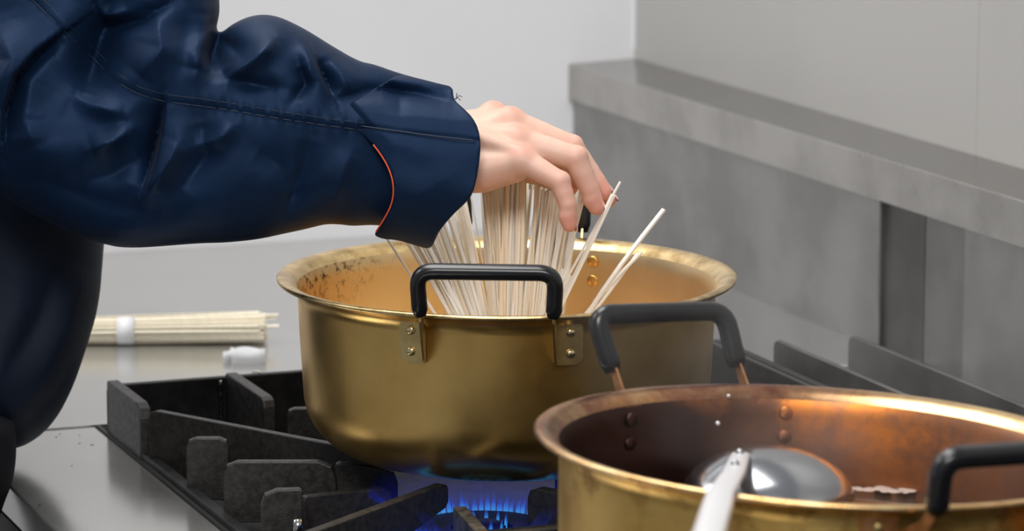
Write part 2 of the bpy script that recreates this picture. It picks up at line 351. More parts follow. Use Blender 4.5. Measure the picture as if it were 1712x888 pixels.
# one continuous flame veil, ragged upper edge
nn = 180; v = []; f = []
for i in range(nn):
    a = 2*PI*i/nn; k = .034+.006*math.sin(a*9)+.004*math.sin(a*23+1)
    for j in range(7):
        t = j/6; r = .0585+.030*t**1.6; v.append((r*math.cos(a), r*math.sin(a), .036+k*t))
for i in range(nn):
    for j in range(6): a = i*7+j; b = ((i+1) % nn)*7+j; f.append((a, b, b+1, a+1))
mobj('flame_veil', v, f, M['flame_veil'], bu, smooth=True, label='thin violet blue veil of flame')
q = atz(640, 800, .02)-np.array([BC[0], BC[1], -.035])
v, f = tube([(q[0]+.008, q[1]-.004, q[2]-.018), (q[0]+.006, q[1], q[2]-.008), (q[0]+.001, q[1], q[2]+.004), (q[0]-.010, q[1], q[2]+.014)], [.003, .006, .005, .001], 10)
mobj('flame', v, f, flame_mat('violet_flame', (.10, .12, .9), .9, .5), bu, smooth=True, label='wider violet flame tongue at the left')

# ================================================================ pots
H = .140; RB = .1636
def pot_profile():
    out = [(.0, 0), (.060, 0), (.106, .0005)]
    for i in range(1, 13):                     # rounded base corner
        a = i/12*PI/2; out.append((.106+.054*math.sin(a)**.95, .050*(1-math.cos(a))))
    out += [(.1615, .075), (.1628, .10), (RB, .122), (RB+.0003, .1255), (.1655, .1295), (.169, .1335), (.1735, .1362)]
    rim = [(.1765, .1366), (.1785, .1362), (.1800, .1376), (.1802, .1392), (.1790, .1402), (.1765, .1403), (.1725, .1392), (.1680, .1368), (.1645, .1330)]
    inn = [(.1625, .1285), (.1618, .122), (.1608, .10), (.1595, .075)]
    for i in range(12, 0, -1):
        a = i/12*PI/2; inn.append((.104+.054*math.sin(a)**.95, .002+.050*(1-math.cos(a))))
    inn += [(.06, .0022), (.0, .002)]
    return out, rim, inn
def handle(pot, phi, mats, top=.176, bot=.142, rr=.190, lean=0., half=.049, thick=.0058, raise_=0., name_='handle', out=.004, plate_in=True, w2=.002):
    mp, mb, mri, mrin = mats
    c, s = math.cos(phi), math.sin(phi)
    n = Vector((c, s, 0)); t = Vector((-s, c, 0)); Z = Vector((0, 0, 1))
    def L_(tt, r, z): return n*r+t*tt+Z*z
    path = round_path([L_(-half+lean*0, rr, bot), L_(-half-w2+lean, rr+out, top), L_(half+w2+lean, rr+out, top), L_(half, rr, bot)], .013, 7)
    pth = [path[0]]
    for q in path[1:]: pth.append(q)
    # densify ends
    first = [path[0].lerp(path[1], k/4) for k in range(4)]; last = [path[-2].lerp(path[-1], k/4) for k in range(1, 5)]
    pth = first+path[1:-1]+last
    R_ = [thick]*len(pth); R_[0] = thick*.72; R_[-1] = thick*.72
    R_[1] = thick*1.03; R_[-2] = thick*1.03
    v, f = tube(pth, R_, 18, square=.8)
    h = mobj(name_, v, f, mp, pot, smooth=True, label='black plastic carrying handle')
    for sg in (-1, 1):
        # flange: thin plate standing radially out from the pot wall up into the plastic leg
        T = sg*half; R0 = RB+.0005; zb0 = .100
        pl = [(math.sqrt(max(R0*R0-T*T, 0)), zb0), (math.sqrt(max(R0*R0-T*T, 0)), .122), (rr-.005, bot+.004), (rr+.004, bot+.004), (rr+.003, bot-.004), (math.sqrt(R0*R0-T*T)+.010, zb0+.004)]
        if raise_: pl = [(math.sqrt(R0*R0-T*T), zb0), (math.sqrt(R0*R0-T*T), .12), (RB+.018, .134), (rr-.004, bot+.004), (rr+.005, bot+.004), (RB+.024, .125), (math.sqrt(R0*R0-T*T)+.010, zb0+.004)]
        v = [L_(T+e, r, z) for e in (-.0008, .0008) for (r, z) in pl]; m_ = len(pl)
        f = [tuple(range(m_)), tuple(range(2*m_-1, m_-1, -1))]+[((i+1) % m_, i, m_+i, m_+(i+1) % m_) for i in range(m_)]
        fl = mobj('bracket', v, f, mb, pot)
        # riveted plate following the wall, corners clipped
        vv = []; ff = []; nu = 6; cc = .004
        col = []
        for i in range(nu+1):
            tt = T+sg*(.0195*i/nu); cut = max(0, cc-(.0195-.0195*i/nu)) if i > nu-2 else 0
            for (r_, zz) in ((0, zb0+cut), (0, .1325-cut), (.0022, .1325-cut), (.0022, zb0+cut)):
                rad = R0+r_; vv.append(L_(tt, math.sqrt(rad*rad-tt*tt), zz))
        for i in range(nu):
            for j in range(4): a = i*4+j; b = i*4+(j+1) % 4; ff.append((a, b, b+4, a+4))
        ff += [(0, 1, 2, 3), (nu*4+3, nu*4+2, nu*4+1, nu*4)]
        mobj('bracket_plate', vv, ff, mb, fl)
        for zz in (.1085, .1245):
            tt = T+sg*.0105; rad = R0+.0022; pos = L_(tt, math.sqrt(rad*rad-tt*tt), zz)
            d = (n*math.sqrt(rad*rad-tt*tt)+t*tt).normalized()
            v, f = lathe([(.0036, -.001), (.0036, .0006), (.0030, .0015), (.0018, .0022), (.0, .0024)], 16)
            Mx = Matrix.Translation(pos) @ d.to_track_quat('Z', 'Y').to_matrix().to_4x4()
            mobj('rivet', [Mx @ Vector(q) for q in v], f, mri, fl, smooth=True)
            v, f = lathe([(.0046, -.001), (.0046, .0006), (.0038, .0011), (.0, .0013)], 18)
            pos = L_(tt, math.sqrt(.1603**2-tt*tt), zz); Mx = Matrix.Translation(pos) @ (-d).to_track_quat('Z', 'Y').to_matrix().to_4x4()
            mobj('inner_rivet', [Mx @ Vector(q) for q in v], f, mrin, fl, smooth=True)
    return h
def build_pot(name, label, mo, mr, mi):
    pot = empty(name, label=label, cat='pot')
    o_, r_, i_ = pot_profile(); prof = o_+r_+i_; n = 160
    v, f = lathe(prof, n); fm = []
    for j in range(len(prof)-1): fm += [0 if j < len(o_)-1 else (1 if j < len(o_)+len(r_)-1 else 2)]*n
    a = len(o_)-1; b = len(o_)+len(r_)
    def sub(p0, p1, nm, m, lab=None):
        vv, ff = lathe(prof[p0:p1], n); return mobj(nm, vv, ff, m, pot, smooth=True, label=lab)
    sub(0, a+1, 'body', mo); sub(a, b, 'rim', mr); sub(b-1, len(prof), 'inner_wall', mi)
    return pot
pot1 = build_pot('cooking_pot', 'large satin gold cooking pot with fan of dried noodles standing inside it', M['gold_out'], M['gold_rim'], M['gold_in'])
pot1.location = (0, 0, ZR-H)
def ang(dirv): return math.atan2(dirv[1], dirv[0])
Fh = np.array([FW[0], FW[1]])/math.hypot(FW[0], FW[1]); Rh = RT[:2]
mt1 = (M['plastic'], M['gold_dk'], M['rivet'], M['rivet_in'])
d4 = math.radians(4.3)
handle(pot1, ang(-Fh*math.cos(d4)-Rh*math.sin(d4)), mt1)
handle(pot1, ang(Fh*math.cos(d4)+Rh*math.sin(d4)), mt1, top=.183)
# second pot, tilted a little on its grate
nrm = Vector((.053, -.003, 1)).normalized()
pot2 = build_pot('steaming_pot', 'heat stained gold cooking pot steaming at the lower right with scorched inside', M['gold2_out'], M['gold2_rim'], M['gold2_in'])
qt = Vector((0, 0, 1)).rotation_difference(nrm)
rimc = Vector((-.024, -.620, ZR)); pot2.rotation_mode = 'QUATERNION'; pot2.rotation_quaternion = qt; pot2.location = rimc-(qt @ Vector((0, 0, H)))
mt2 = (M['plastic'], M['copper_strip'], M['gold_dk'], M['gold2_in'])
d30 = math.radians(24.5)
handle(pot2, ang(Fh*math.cos(d30)-Rh*math.sin(d30)), mt2, top=.183, bot=.146, rr=.202, lean=.008, half=.047, thick=.0066, raise_=1, out=.012)
d33 = math.radians(28)
handle(pot2, ang(-Fh*math.cos(d33)+Rh*math.sin(d33)), mt2, top=.176, bot=.142, rr=.196, lean=-.003, half=.050, thick=.0066, raise_=1, out=.010)
# broth
pb = pot2.matrix_basis.copy()
zb = .126
v, f = lathe([(.0, 0), (.05, 0), (.11, 0), (.1565, 0), (.1575, -.001)], 96)
br = mobj('broth', v, f, M['broth'], smooth=True, label='dark broth filling the steaming pot', cat='broth', kind='stuff'); br.location = (rimc.x-.003, rimc.y, zb-.006)
fo = atz(1475, 818, zb-.004)
vv = []; ff = []
for i in range(44):
    a = rng.random()*2*PI; px = 1480+rng.normal()*45; py = 818+rng.normal()*2.2; c = atz(px, py, zb-.0055); r = .0015+.0025*rng.random()
    v_, f_ = lathe([(.0001, r*.30), (r*.7, r*.22), (r*1.3, 0)], 10); k = len(vv); vv += [Vector(q)+Vector(c) for q in v_]; ff += [tuple(x+k for x in q) for q in f_]
mobj('foam', vv, ff, M['foam'], smooth=True, label='pale foam bubbles floating on the dark broth', cat='foam', kind='stuff')
# drops of water
for k, (px, py, rr, lb) in enumerate(((1200, 708, .0016, 'lower of two bright water drops on the scorched inside of the steaming pot'), (1218, 662, .0012, 'upper of two bright water drops below the steaming pot far rim'))):
    c = atd(px, py, float((np.array(rimc)-CAM) @ FW)+(.138 if k == 0 else .150)); v, f = lathe([(0, rr), (rr*.7, rr*.7), (rr, 0), (rr*.7, -rr*.7), (0, -rr)], 12)
    o = mobj('water_drop', v, f, M['steel_h'], smooth=True, label=lb, cat='drop'); o.location = c
# ladle
lc = atz(1283, 826, zb+.006)
ld = empty('ladle', tuple(lc), label='steel ladle lying bowl up side down in the steaming pot with handle over rim', cat='ladle')
v, f = lathe([(.0, .030), (.010, .0296), (.020, .0282), (.030, .0252), (.040, .0203), (.048, .0145), (.054, .007), (.0565, -.001), (.055, -.001), (.048, .012), (.036, .021), (.020, .026), (.0, .028)], 64)
mobj('bowl', v, f, M['steel'], ld, smooth=True)
h0 = Vector(atz(1238, 760, zb+.036)); h1 = Vector(atz(1226, 790, .180)); h2 = Vector(atz(1205, 822, .200)); h3 = Vector(atz(1182, 900, .226)); h4 = h3+(h3-h2)*1.2
pth = []; ctrl = [h0+Vector((.006, .010, -.006)), h0, h1, h2, h3, h4]
for i in range(len(ctrl)-1):
    for k in range(6): pth.append(ctrl[i].lerp(ctrl[i+1], k/6))
pth.append(ctrl[-1])
vv = []; ff = []
for i, p_ in enumerate(pth):
    t = (pth[min(i+1, len(pth)-1)]-pth[max(i-1, 0)]).normalized(); sd = t.cross(Vector((0, 0, 1))).normalized(); nn_ = sd.cross(t).normalized(); w_ = .0055+.0035*min(1, i/20)
    for (a, b) in ((-1, -.4), (-.8, .5), (0, 1), (.8, .5), (1, -.4), (0, -.1)): vv.append(p_+sd*w_*a+nn_*.0022*b-Vector(lc))
for i in range(len(pth)-1):
    for j in range(6): a = i*6+j; b = i*6+(j+1) % 6; ff.append((a, b, b+6, a+6))
ff += [tuple(range(6))[::-1], tuple((len(pth)-1)*6+j for j in range(6))]
mobj('ladle_handle', vv, ff, M['steel_h'], ld, smooth=True, label='bright flat steel ladle handle')
rv, rf = lathe([(.0026, -.001), (.0026, .001), (.0015, .0022), (0, .0024)], 12)
for k in (.1, .75):
    c = h0.lerp(h1, k)+Vector((0, 0, .0025))-Vector(lc); mobj('ladle_rivet', [Vector(q)+c for q in rv], rf, M['steel'], ld, smooth=True)

# ================================================================ implicit surfaces (surface nets)
def surface_nets(F):
    I = F < 0; nx, ny, nz = F.shape; S = (nx-1, ny-1, nz-1)
    acc = np.zeros(S+(3,), np.float32); cnt = np.zeros(S, np.float32)
    for ax in range(3):
        o1, o2 = [a for a in range(3) if a != ax]
        for d1 in (0, 1):
            for d2 in (0, 1):
                sa = [slice(0, S[k]) for k in range(3)]; sa[o1] = slice(d1, d1+S[o1]); sa[o2] = slice(d2, d2+S[o2]); sb = list(sa); sb[ax] = slice(1, 1+S[ax])
                A, B = F[tuple(sa)], F[tuple(sb)]; cr = (A < 0) != (B < 0)
                t = np.where(cr, A/np.where(A-B == 0, 1, A-B), 0)
                acc[..., ax] += t*cr; acc[..., o1] += d1*cr; acc[..., o2] += d2*cr; cnt += cr
    act = cnt > 0; idx = -np.ones(S, np.int64); ijk = np.argwhere(act); idx[act] = np.arange(len(ijk))
    V = ijk+acc[act]/cnt[act][:, None]
    faces = []
    for ax in range(3):
        o1, o2 = (ax+1) % 3, (ax+2) % 3
        sa = [slice(1, n-1) for n in (nx, ny, nz)]; sa[ax] = slice(0, S[ax]); sb = list(sa); sb[ax] = slice(1, 1+S[ax])
        A, B = I[tuple(sa)], I[tuple(sb)]; cr = A != B; q = np.argwhere(cr); off = [1, 1, 1]; off[ax] = 0; g = q+np.array(off)
        def cell(a, b):
            h = g.copy(); h[:, o1] -= a; h[:, o2] -= b; return idx[h[:, 0], h[:, 1], h[:, 2]]
        quad = np.stack([cell(1, 1), cell(0, 1), cell(0, 0), cell(1, 0)], 1)
        flip = ~A[cr]; quad[flip] = quad[flip][:, ::-1]; faces.append(quad)
    return V, np.concatenate(faces)
def warp(V, o, h, D):
    """grid coordinates -> world; the grid is (image px, image py, depth px) about distance D"""
    P = V*h+np.array(o); d = D+P[:, 2]/2150.
    return CAM[None]+d[:, None]*(FW[None]+RT[None]*((P[:, 0:1]-IW/2)/FPX)-UP[None]*((P[:, 1:2]-IH/2)/FPX)), P
def fast_mesh(name, V, Fq, m, parent, **k):
    me = bpy.data.meshes.new(name); me.vertices.add(len(V)); me.vertices.foreach_set('co', V.astype(np.float32).ravel())
    # orientation: u right, v down, w away is right handed -> keep
    me.loops.add(Fq.size); me.loops.foreach_set('vertex_index', Fq.astype(np.int32).ravel()); me.polygons.add(len(Fq))
    me.polygons.foreach_set('loop_start', np.arange(0, Fq.size, 4, dtype=np.int32)); me.polygons.foreach_set('loop_total', np.full(len(Fq), 4, np.int32))
    me.polygons.foreach_set('use_smooth', np.ones(len(Fq), bool)); me.update(calc_edges=True); me.validate(); me.materials.append(m)
    o = bpy.data.objects.new(name, me); COL.objects.link(o); o.parent = parent; return tag(o, **k)
def chaikin(P, n=2):
    P = np.array(P, float)
    for _ in range(n):
        Q = np.roll(P, -1, 0); P = np.stack([P*.75+Q*.25, P*.25+Q*.75], 1).reshape(-1, 2)
    return P
def poly_dist(P, U, Vv):
    """signed distance, + inside"""
    x = U.astype(np.float32); y = Vv.astype(np.float32); best = np.full(x.shape, 1e9, np.float32); ins = np.zeros(x.shape, bool)
    for i in range(len(P)):
        ax, ay = P[i]; bx, by = P[(i+1) % len(P)]; dx, dy = bx-ax, by-ay; L2 = dx*dx+dy*dy+1e-9
        t = np.clip(((x-ax)*dx+(y-ay)*dy)/L2, 0, 1); best = np.minimum(best, (x-ax-t*dx)**2+(y-ay-t*dy)**2)
        c = ((ay > y) != (by > y)) & (x < (bx-ax)*(y-ay)/(by-ay+1e-12)+ax); ins ^= c
    d = np.sqrt(best); return np.where(ins, d, -d)
def ridge(U, Vv, pts, w, amp, taper=True):
    """smooth fold along a polyline"""
    x, y = U, Vv; best = np.full(x.shape, 1e9); par = np.zeros(x.shape); P = np.array(pts, float); L = np.r_[0, np.cumsum(np.hypot(*np.diff(P, axis=0).T))]
    for i in range(len(P)-1):
        ax, ay = P[i]; dx, dy = P[i+1]-P[i]; L2 = dx*dx+dy*dy; t = np.clip(((x-ax)*dx+(y-ay)*dy)/L2, 0, 1); d = (x-ax-t*dx)**2+(y-ay-t*dy)**2
        b = d < best; best = np.where(b, d, best); par = np.where(b, (L[i]+t*(L[i+1]-L[i]))/L[-1], par)
    g = .45*np.exp(-best/(2*w*w))+.55*np.exp(-np.sqrt(best+3)/(w*1.0))*1.15; return amp*g*((np.sin(PI*np.clip(par, .04, .96)))**.5 if taper else 1)
def one_side(U, Vv, pts, w, amp):
    """a fold with one sharp side (cloth lying over itself): steep on the left of the line, soft on the right"""
    x, y = U, Vv; best = np.full(x.shape, 1e9); sd = np.zeros(x.shape); par = np.zeros(x.shape); P = np.array(pts, float); L = np.r_[0, np.cumsum(np.hypot(*np.diff(P, axis=0).T))]
    for i in range(len(P)-1):
        ax, ay = P[i]; dx, dy = P[i+1]-P[i]; L2 = dx*dx+dy*dy; t = np.clip(((x-ax)*dx+(y-ay)*dy)/L2, 0, 1); d = (x-ax-t*dx)**2+(y-ay-t*dy)**2
        b = d < best; best = np.where(b, d, best); sd = np.where(b, np.sign((x-ax)*dy-(y-ay)*dx), sd); par = np.where(b, (L[i]+t*(L[i+1]-L[i]))/L[-1], par)
    d = np.sqrt(best); g = np.where(sd > 0, np.exp(-d/w), np.exp(-(d/(4.))**2)); return amp*g*np.sin(PI*np.clip(par, .03, .97))**.6
def pillow(d2, Wg, T, Tw):
    """inflate a signed 2D distance to a rounded body of half depth Tw"""
    q = np.maximum(T-d2, 0)[..., None]; w = Wg*(T/Tw); return (np.sqrt(q*q+w*w)-T).astype(np.float32)
def wrinkle(U, Vv, s, seed):
    g = np.random.default_rng(seed); out = np.zeros(U.shape)
    for k in range(14):
        a = g.random()*PI; fr = s*(.5+g.random()*1.5); ph = g.random()*6.28; wx = 1.2*np.sin(U*s*.9*g.random()+ph)+1.2*np.cos(Vv*s*g.random()+ph)
        out += np.sin((U*math.cos(a)+Vv*math.sin(a))*fr+ph+wx)/14
    return out

# ================================================================ person
person = empty('person', tuple(atd(-150, 900, 2.95)*np.array([1, 1, 0])+np.array([0, 0, -.85])),
    label='person in navy work jacket reaching over the gold pot to push noodles in', cat='person')
PM = Matrix.Translation(person.location).inverted()
def adopt(o): o.matrix_parent_inverse = PM; return o
DS = 2.79
# ---- sleeve
hs = 4.0; o = (-330., -520., -190.); nx, ny, nz = 268, 242, 96
gu = o[0]+hs*np.arange(nx); gv = o[1]+hs*np.arange(ny); gw = (o[2]+hs*np.arange(nz)).astype(np.float32)
U, Vv = np.meshgrid(gu, gv, indexing='ij')
fore = chaikin([(40, -60), (200, -60), (355, 40), (366, 55), (392, 38), (420, 26), (448, 24), (478, 33), (520, 56), (560, 82), (600, 104), (625, 108), (660, 121), (700, 131), (732, 140), (742, 200), (742, 330), (700, 385), (665, 378), (640, 377), (615, 376), (590, 378), (570, 375), (545, 374), (515, 382), (480, 390), (430, 401), (380, 406), (330, 407), (260, 413), (215, 415), (185, 412), (130, 395), (60, 362), (0, 325), (-60, 290), (-130, 200), (-120, 50)], 2)
upper = chaikin([(-330+40, -480), (-240, -500), (0, -500), (150, -470), (250, -300), (320, -150), (362, -40), (368, 10), (364, 40), (352, 72), (340, 130), (300, 240), (180, 340), (60, 350), (0, 325), (-80, 250), (-200, 60), (-290, -200)], 2)
dF = poly_dist(fore, U, Vv); dU = poly_dist(upper, U, Vv)
dF2 = dF
# overall thickness varies: fuller at elbow, slimmer at the wrist
Tw = np.clip(120-.05*(U-300), 95, 130)-22*np.clip((U-540)/110, 0, 1)
fF = pillow(dF, gw[None, None], 125, Tw[..., None]); fU = pillow(dU, gw[None, None]-15+.02*(Vv[..., None]-100).clip(-600, 0)*-1, 130, 125)
def smin(a, b, k): h = np.clip(.5+.5*(b-a)/k, 0, 1); return b*(1-h)+a*h-k*h*(1-h)
Fs = smin(fF, fU, 10.)
disp = np.zeros(U.shape)
R_ = lambda *a, **k: ridge(U, Vv, *a, **k)
disp += R_([(470, 45), (540, 90), (600, 130), (700, 165)], 30, 9)
# deep pocket where the forearm cloth tucks under the upper arm
disp += R_([(366, 55), (352, 90), (352, 118)], 9, -26); disp += 0
disp += R_([(344, 20), (338, 80), (330, 120)], 16, 16); disp += R_([(465, 62), (425, 98), (378, 134)], 12, 14)
disp += R_([(378, 132), (420, 140), (470, 150)], 12, -9)
disp += one_side(U, Vv, [(109, 54), (60, 92), (28, 130), (12, 180), (8, 235)], 34, -22)
disp += R_([(95, 90), (50, 135), (38, 200), (60, 250)], 22, 10); disp += R_([(-10, 40), (20, 100), (-20, 180)], 30, 12)
disp += R_([(180, 20), (160, 90), (140, 160)], 30, -20); disp += R_([(260, 10), (270, 80), (230, 130)], 26, 14)
disp += R_([(160, 0), (175, 25), (215, 20)], 9, 9); disp += R_([(150, -5), (180, 45), (240, 35), (290, 0)], 12, -12)
disp += one_side(U, Vv, [(238, 318), (252, 275), (264, 225), (272, 168)], 16, -22)     # pressed dart
disp += R_([(248, 322), (275, 280), (300, 235)], 16, 11); disp += R_([(150, 250), (185, 238), (220, 215)], 12, 11); disp += R_([(140, 300), (190, 290), (235, 260)], 18, -8)
disp += R_([(325, 245), (360, 235), (395, 208)], 13, 9); disp += R_([(335, 200), (345, 260), (300, 320)], 18, -8)
disp += R_([(120, 160), (150, 175), (210, 190)], 12, 8)
disp += one_side(U, Vv, [(530, 96), (540, 125), (556, 162)], 30, -15); disp += R_([(548, 100), (570, 120), (585, 150)], 14, 9)
disp += R_([(500, 108), (512, 140), (490, 170)], 8, -10); disp += R_([(520, 140), (515, 100), (505, 70)], 9, 6)
disp += R_([(560, 168), (620, 150), (680, 150), (740, 155)], 14, -12); disp += R_([(575, 205), (640, 200), (730, 205)], 16, 6)
disp += R_([(430, 250), (470, 280), (490, 320)], 16, -6); disp += R_([(520, 230), (505, 290), (480, 350)], 14, -7); disp += R_([(590, 250), (570, 300), (560, 350)], 18, 6)
disp += R_([(60, 300), (160, 330), (280, 360)], 30, -6)
disp += 3*wrinkle(U, Vv, .02, 3)+1.2*wrinkle(U, Vv, .06, 8)
# raised yoke above the long seam: a double layer of cloth ends there
seam_pts = [(-20, -40), (54, 0), (109, 54), (150, 92), (195, 138), (232, 158), (275, 170), (340, 178), (400, 187), (470, 199), (560, 212), (640, 222), (735, 232)]
sp = np.array(seam_pts, float); yseam = np.interp(U, sp[:, 0], sp[:, 1]); lay = 1/(1+np.exp((Vv-yseam)/2.5)); disp += 1.2*lay*(U > 40)
disp += R_(seam_pts, 3.0, -1.0, taper=False)
face = np.clip(1-np.abs(np.maximum(0, 1-np.maximum(dF, dU)/60)), 0, 1)[..., None]
front = np.clip((-gw[None, None]+25)/60, 0, 1)
disp *= 2.5
disp += ridge(U, Vv, [(368, 52), (362, 85), (372, 118)], 12, -50)+ridge(U, Vv, [(366, 62), (398, 88), (404, 94)], 13, -30)+ridge(U, Vv, [(185, 40), (170, 90), (150, 150)], 34, -22)
disp += 2.2*np.sin(U*2*PI/21+.8*np.sin(U*.05))*np.exp(-((Vv-yseam+6)/13)**2)*np.clip((U-300)/60, 0, 1)
Fs = Fs-(disp[..., None]*(.2+.8*face)*front).astype(np.float32)
# hollow end at the wrist
cutp = poly_dist(chaikin([(-400, -600), (700, -600), (700, 150), (700, 200), (690, 330), (670, 400), (650, 700), (-400, 700)], 1), U, Vv)
Fs = np.maximum(Fs, -cutp[..., None]); inner = np.maximum(Fs+10, 640-U[..., None]); Fs = np.maximum(Fs, -inner).astype(np.float32)
V3, Q = surface_nets(Fs); Wv, P3 = warp(V3, o, hs, DS)
sl = adopt(fast_mesh('sleeve', Wv, Q, M['fabric'], person, label='loose navy jacket sleeve with creases and a pressed dart'))
def surf_w(pts, Fa, o, hs, lift=0.):
    """front depth of an implicit body at image points"""
    out = []
    for (u, v) in pts:
        i = int(round((u-o[0])/hs)); j = int(round((v-o[1])/hs)); i = min(max(i, 0), Fa.shape[0]-1); j = min(max(j, 0), Fa.shape[1]-1)
        c = Fa[i, j]; k = np.argmax(c < 0)
        out.append(None if not (c < 0).any() else o[2]+hs*(k-(c[k]/(c[k]-c[k-1]) if k > 0 else 0))-lift)
    return out
def resample(pts, step=6):
    P = np.array(pts, float); L = np.r_[0, np.cumsum(np.hypot(*np.diff(P, axis=0).T))]; s = np.arange(0, L[-1], step)
    x = np.interp(s, L, P[:, 0]); y = np.interp(s, L, P[:, 1])
    k = np.ones(5)/5
    xs = np.r_[x[:2], np.convolve(x, k, 'valid'), x[-2:]]; ys = np.r_[y[:2], np.convolve(y, k, 'valid'), y[-2:]]
    return list(zip(xs, ys))
def surf_line(name, pts, Fa, o, hs, D, rad, m, parent, lift=0., **k):
    pp = resample(pts); ww = surf_w(pp, Fa, o, hs, lift); q = [(a, w) for a, w in zip(pp, ww) if w is not None]
    if len(q) < 3: return
    w = np.array([b for _, b in q]); kk = np.ones(5)/5; w2 = np.r_[w[:2], np.convolve(w, kk, 'valid'), w[-2:]]
    v, f = tube([atd(a[0], a[1], D+w_/2150) for (a, _), w_ in zip(q, w2)], rad, 6)
    ob = mobj(name, v, f, m, parent, smooth=True, **k); ob.matrix_parent_inverse = parent.matrix_world.inverted() if False else Matrix.Identity(4); return ob
bpy.context.view_layer.update()
def subadopt(ob, par):
    if ob: ob.parent = par; ob.matrix_parent_inverse = Matrix.Identity(4)
    return ob
subadopt(surf_line('seam', seam_pts[1:], Fs, o, hs, DS, .0005, M['seam'], sl, lift=.3), sl)
subadopt(surf_line('seam', [(a, b-12) for a, b in seam_pts[5:]], Fs, o, hs, DS, .0003, M['seam'], sl, lift=.2), sl)
subadopt(surf_line('seam', [(a+9, b-9) for a, b in seam_pts[1:6]], Fs, o, hs, DS, .0003, M['seam'], sl, lift=.2), sl)
# ---- cuff
hc = 3.0; oc = (530., 100., -150.); U2, V2 = np.meshgrid(oc[0]+hc*np.arange(112), oc[1]+hc*np.arange(116), indexing='ij'); gw2 = (oc[2]+hc*np.arange(100)).astype(np.float32)
cuffp = chaikin([(548, 192), (562, 207), (590, 216), (615, 232), (636, 258), (652, 285), (659, 312), (657, 338), (646, 362), (632, 384), (624, 393), (640, 400), (662, 401), (690, 409), (712, 416), (722, 414), (728, 400), (736, 384), (758, 358), (778, 340), (790, 325), (797, 300), (802, 268), (804, 240), (800, 215), (790, 196), (776, 182), (762, 170), (758, 162), (757, 145), (735, 140), (700, 131), (668, 124), (640, 140), (606, 160), (572, 182)], 1)
cuffx = chaikin([(520, 150), (540, 260), (560, 360), (600, 402), (662, 412), (720, 425), (900, 470), (960, 300), (900, 150), (800, 138), (757, 139), (700, 129), (655, 119), (620, 106), (595, 100), (540, 110)], 1)
dX = poly_dist(cuffx, U2, V2); dC = poly_dist(cuffp, U2, V2)
Fc0 = pillow(dX, gw2[None, None], 130, 108)
d2 = np.zeros(U2.shape); R2 = lambda *a, **k: ridge(U2, V2, *a, **k)
d2 += R2([(550, 168), (640, 150), (700, 158), (757, 170)], 9, -16)+R2([(590, 125), (680, 135), (757, 148)], 9, 9)+R2([(600, 190), (700, 195), (800, 205)], 12, 4)
d2 += R2([(575, 207), (640, 216), (720, 227), (803, 236)], 3, -4, taper=False)+R2([(670, 200), (668, 160), (640, 140)], 9, -5)+R2([(640, 250), (665, 240), (690, 250)], 12, 3)
d2 += 3*wrinkle(U2, V2, .05, 5)+R2([(640, 390), (690, 330), (760, 290)], 30, 5)
Fc = Fc0-(d2[..., None]*np.clip((-gw2[None, None]+25)/50, 0, 1)).astype(np.float32)
inner = Fc+9; Fc = np.maximum(Fc, -dC[..., None]); Fc = np.maximum(Fc, -inner).astype(np.float32)
V3, Q = surface_nets(Fc); Wv, P3 = warp(V3, oc, hc, DS)
cf = adopt(fast_mesh('cuff', Wv, Q, M['fabric'], person, label='dark navy turned cuff open at the wrist'))
subadopt(surf_line('piping', [(624, 242), (638, 260), (652, 285), (658.5, 312), (656.5, 338), (645, 362), (632, 382), (626, 392)], np.where(True, Fc0, Fc0), oc, hc, DS, .0006, M['orange'], cf, lift=3.), cf)
cf.children[0]['label'] = 'thin orange piping along the cuff edge'
subadopt(surf_line('seam', [(575, 207), (640, 216), (720, 227), (800, 236)], Fc0, oc, hc, DS, .0006, M['seam'], cf, lift=1.), cf)
for k in range(3):   # loose threads
    a = Vector(atd(760+k*1.5, 166, DS)); b = Vector(atd(770+k*3-(k == 2)*12, 168-6*k, DS-.002)); c = a.lerp(b, .5)+Vector((0, 0, .002))
    v, f = tube([a, c, b], .0003, 5); subadopt(mobj('thread', v, f, M['fabric']), cf)
# ---- jacket body
hb = 8.0; ob_ = (-560., -760., -330.); U3, V3_ = np.meshgrid(ob_[0]+hb*np.arange(104), ob_[1]+hb*np.arange(194), indexing='ij'); gw3 = (ob_[2]+hb*np.arange(84)).astype(np.float32)
tors = chaikin([(230, -450), (235, -200), (215, 100), (188, 330), (172, 412), (166, 480), (156, 535), (140, 595), (118, 655), (98, 695), (74, 724), (50, 741), (28, 750), (-60, 764), (-300, 752), (-400, 600), (-440, 300), (-470, -200), (-440, -480), (-330, -640), (-200, -690), (-100, -700), (40, -660), (170, -560)], 2)
dT = poly_dist(tors, U3, V3_); FT = pillow(dT, gw3[None, None], 170, 225)
R3 = lambda *a, **k: ridge(U3, V3_, *a, **k)
d3 = R3([(150, 440), (110, 560), (40, 680)], 28, 14)+R3([(100, 430), (60, 540), (0, 640)], 22, -14)+R3([(60, 480), (10, 600), (-40, 720)], 30, 12)+R3([(150, 560), (90, 660), (30, 720)], 14, -8)+8*wrinkle(U3, V3_, .02, 9)
FT = FT-(d3[..., None]*np.clip((-gw3[None, None]+40)/80, 0, 1)).astype(np.float32)
V3, Q = surface_nets(FT.astype(np.float32)); Wv, P3 = warp(V3, ob_, hb, 2.985)
adopt(fast_mesh('jacket', Wv, Q, M['fabric_dk'], person, label='dark navy jacket body hanging beside the counter'))
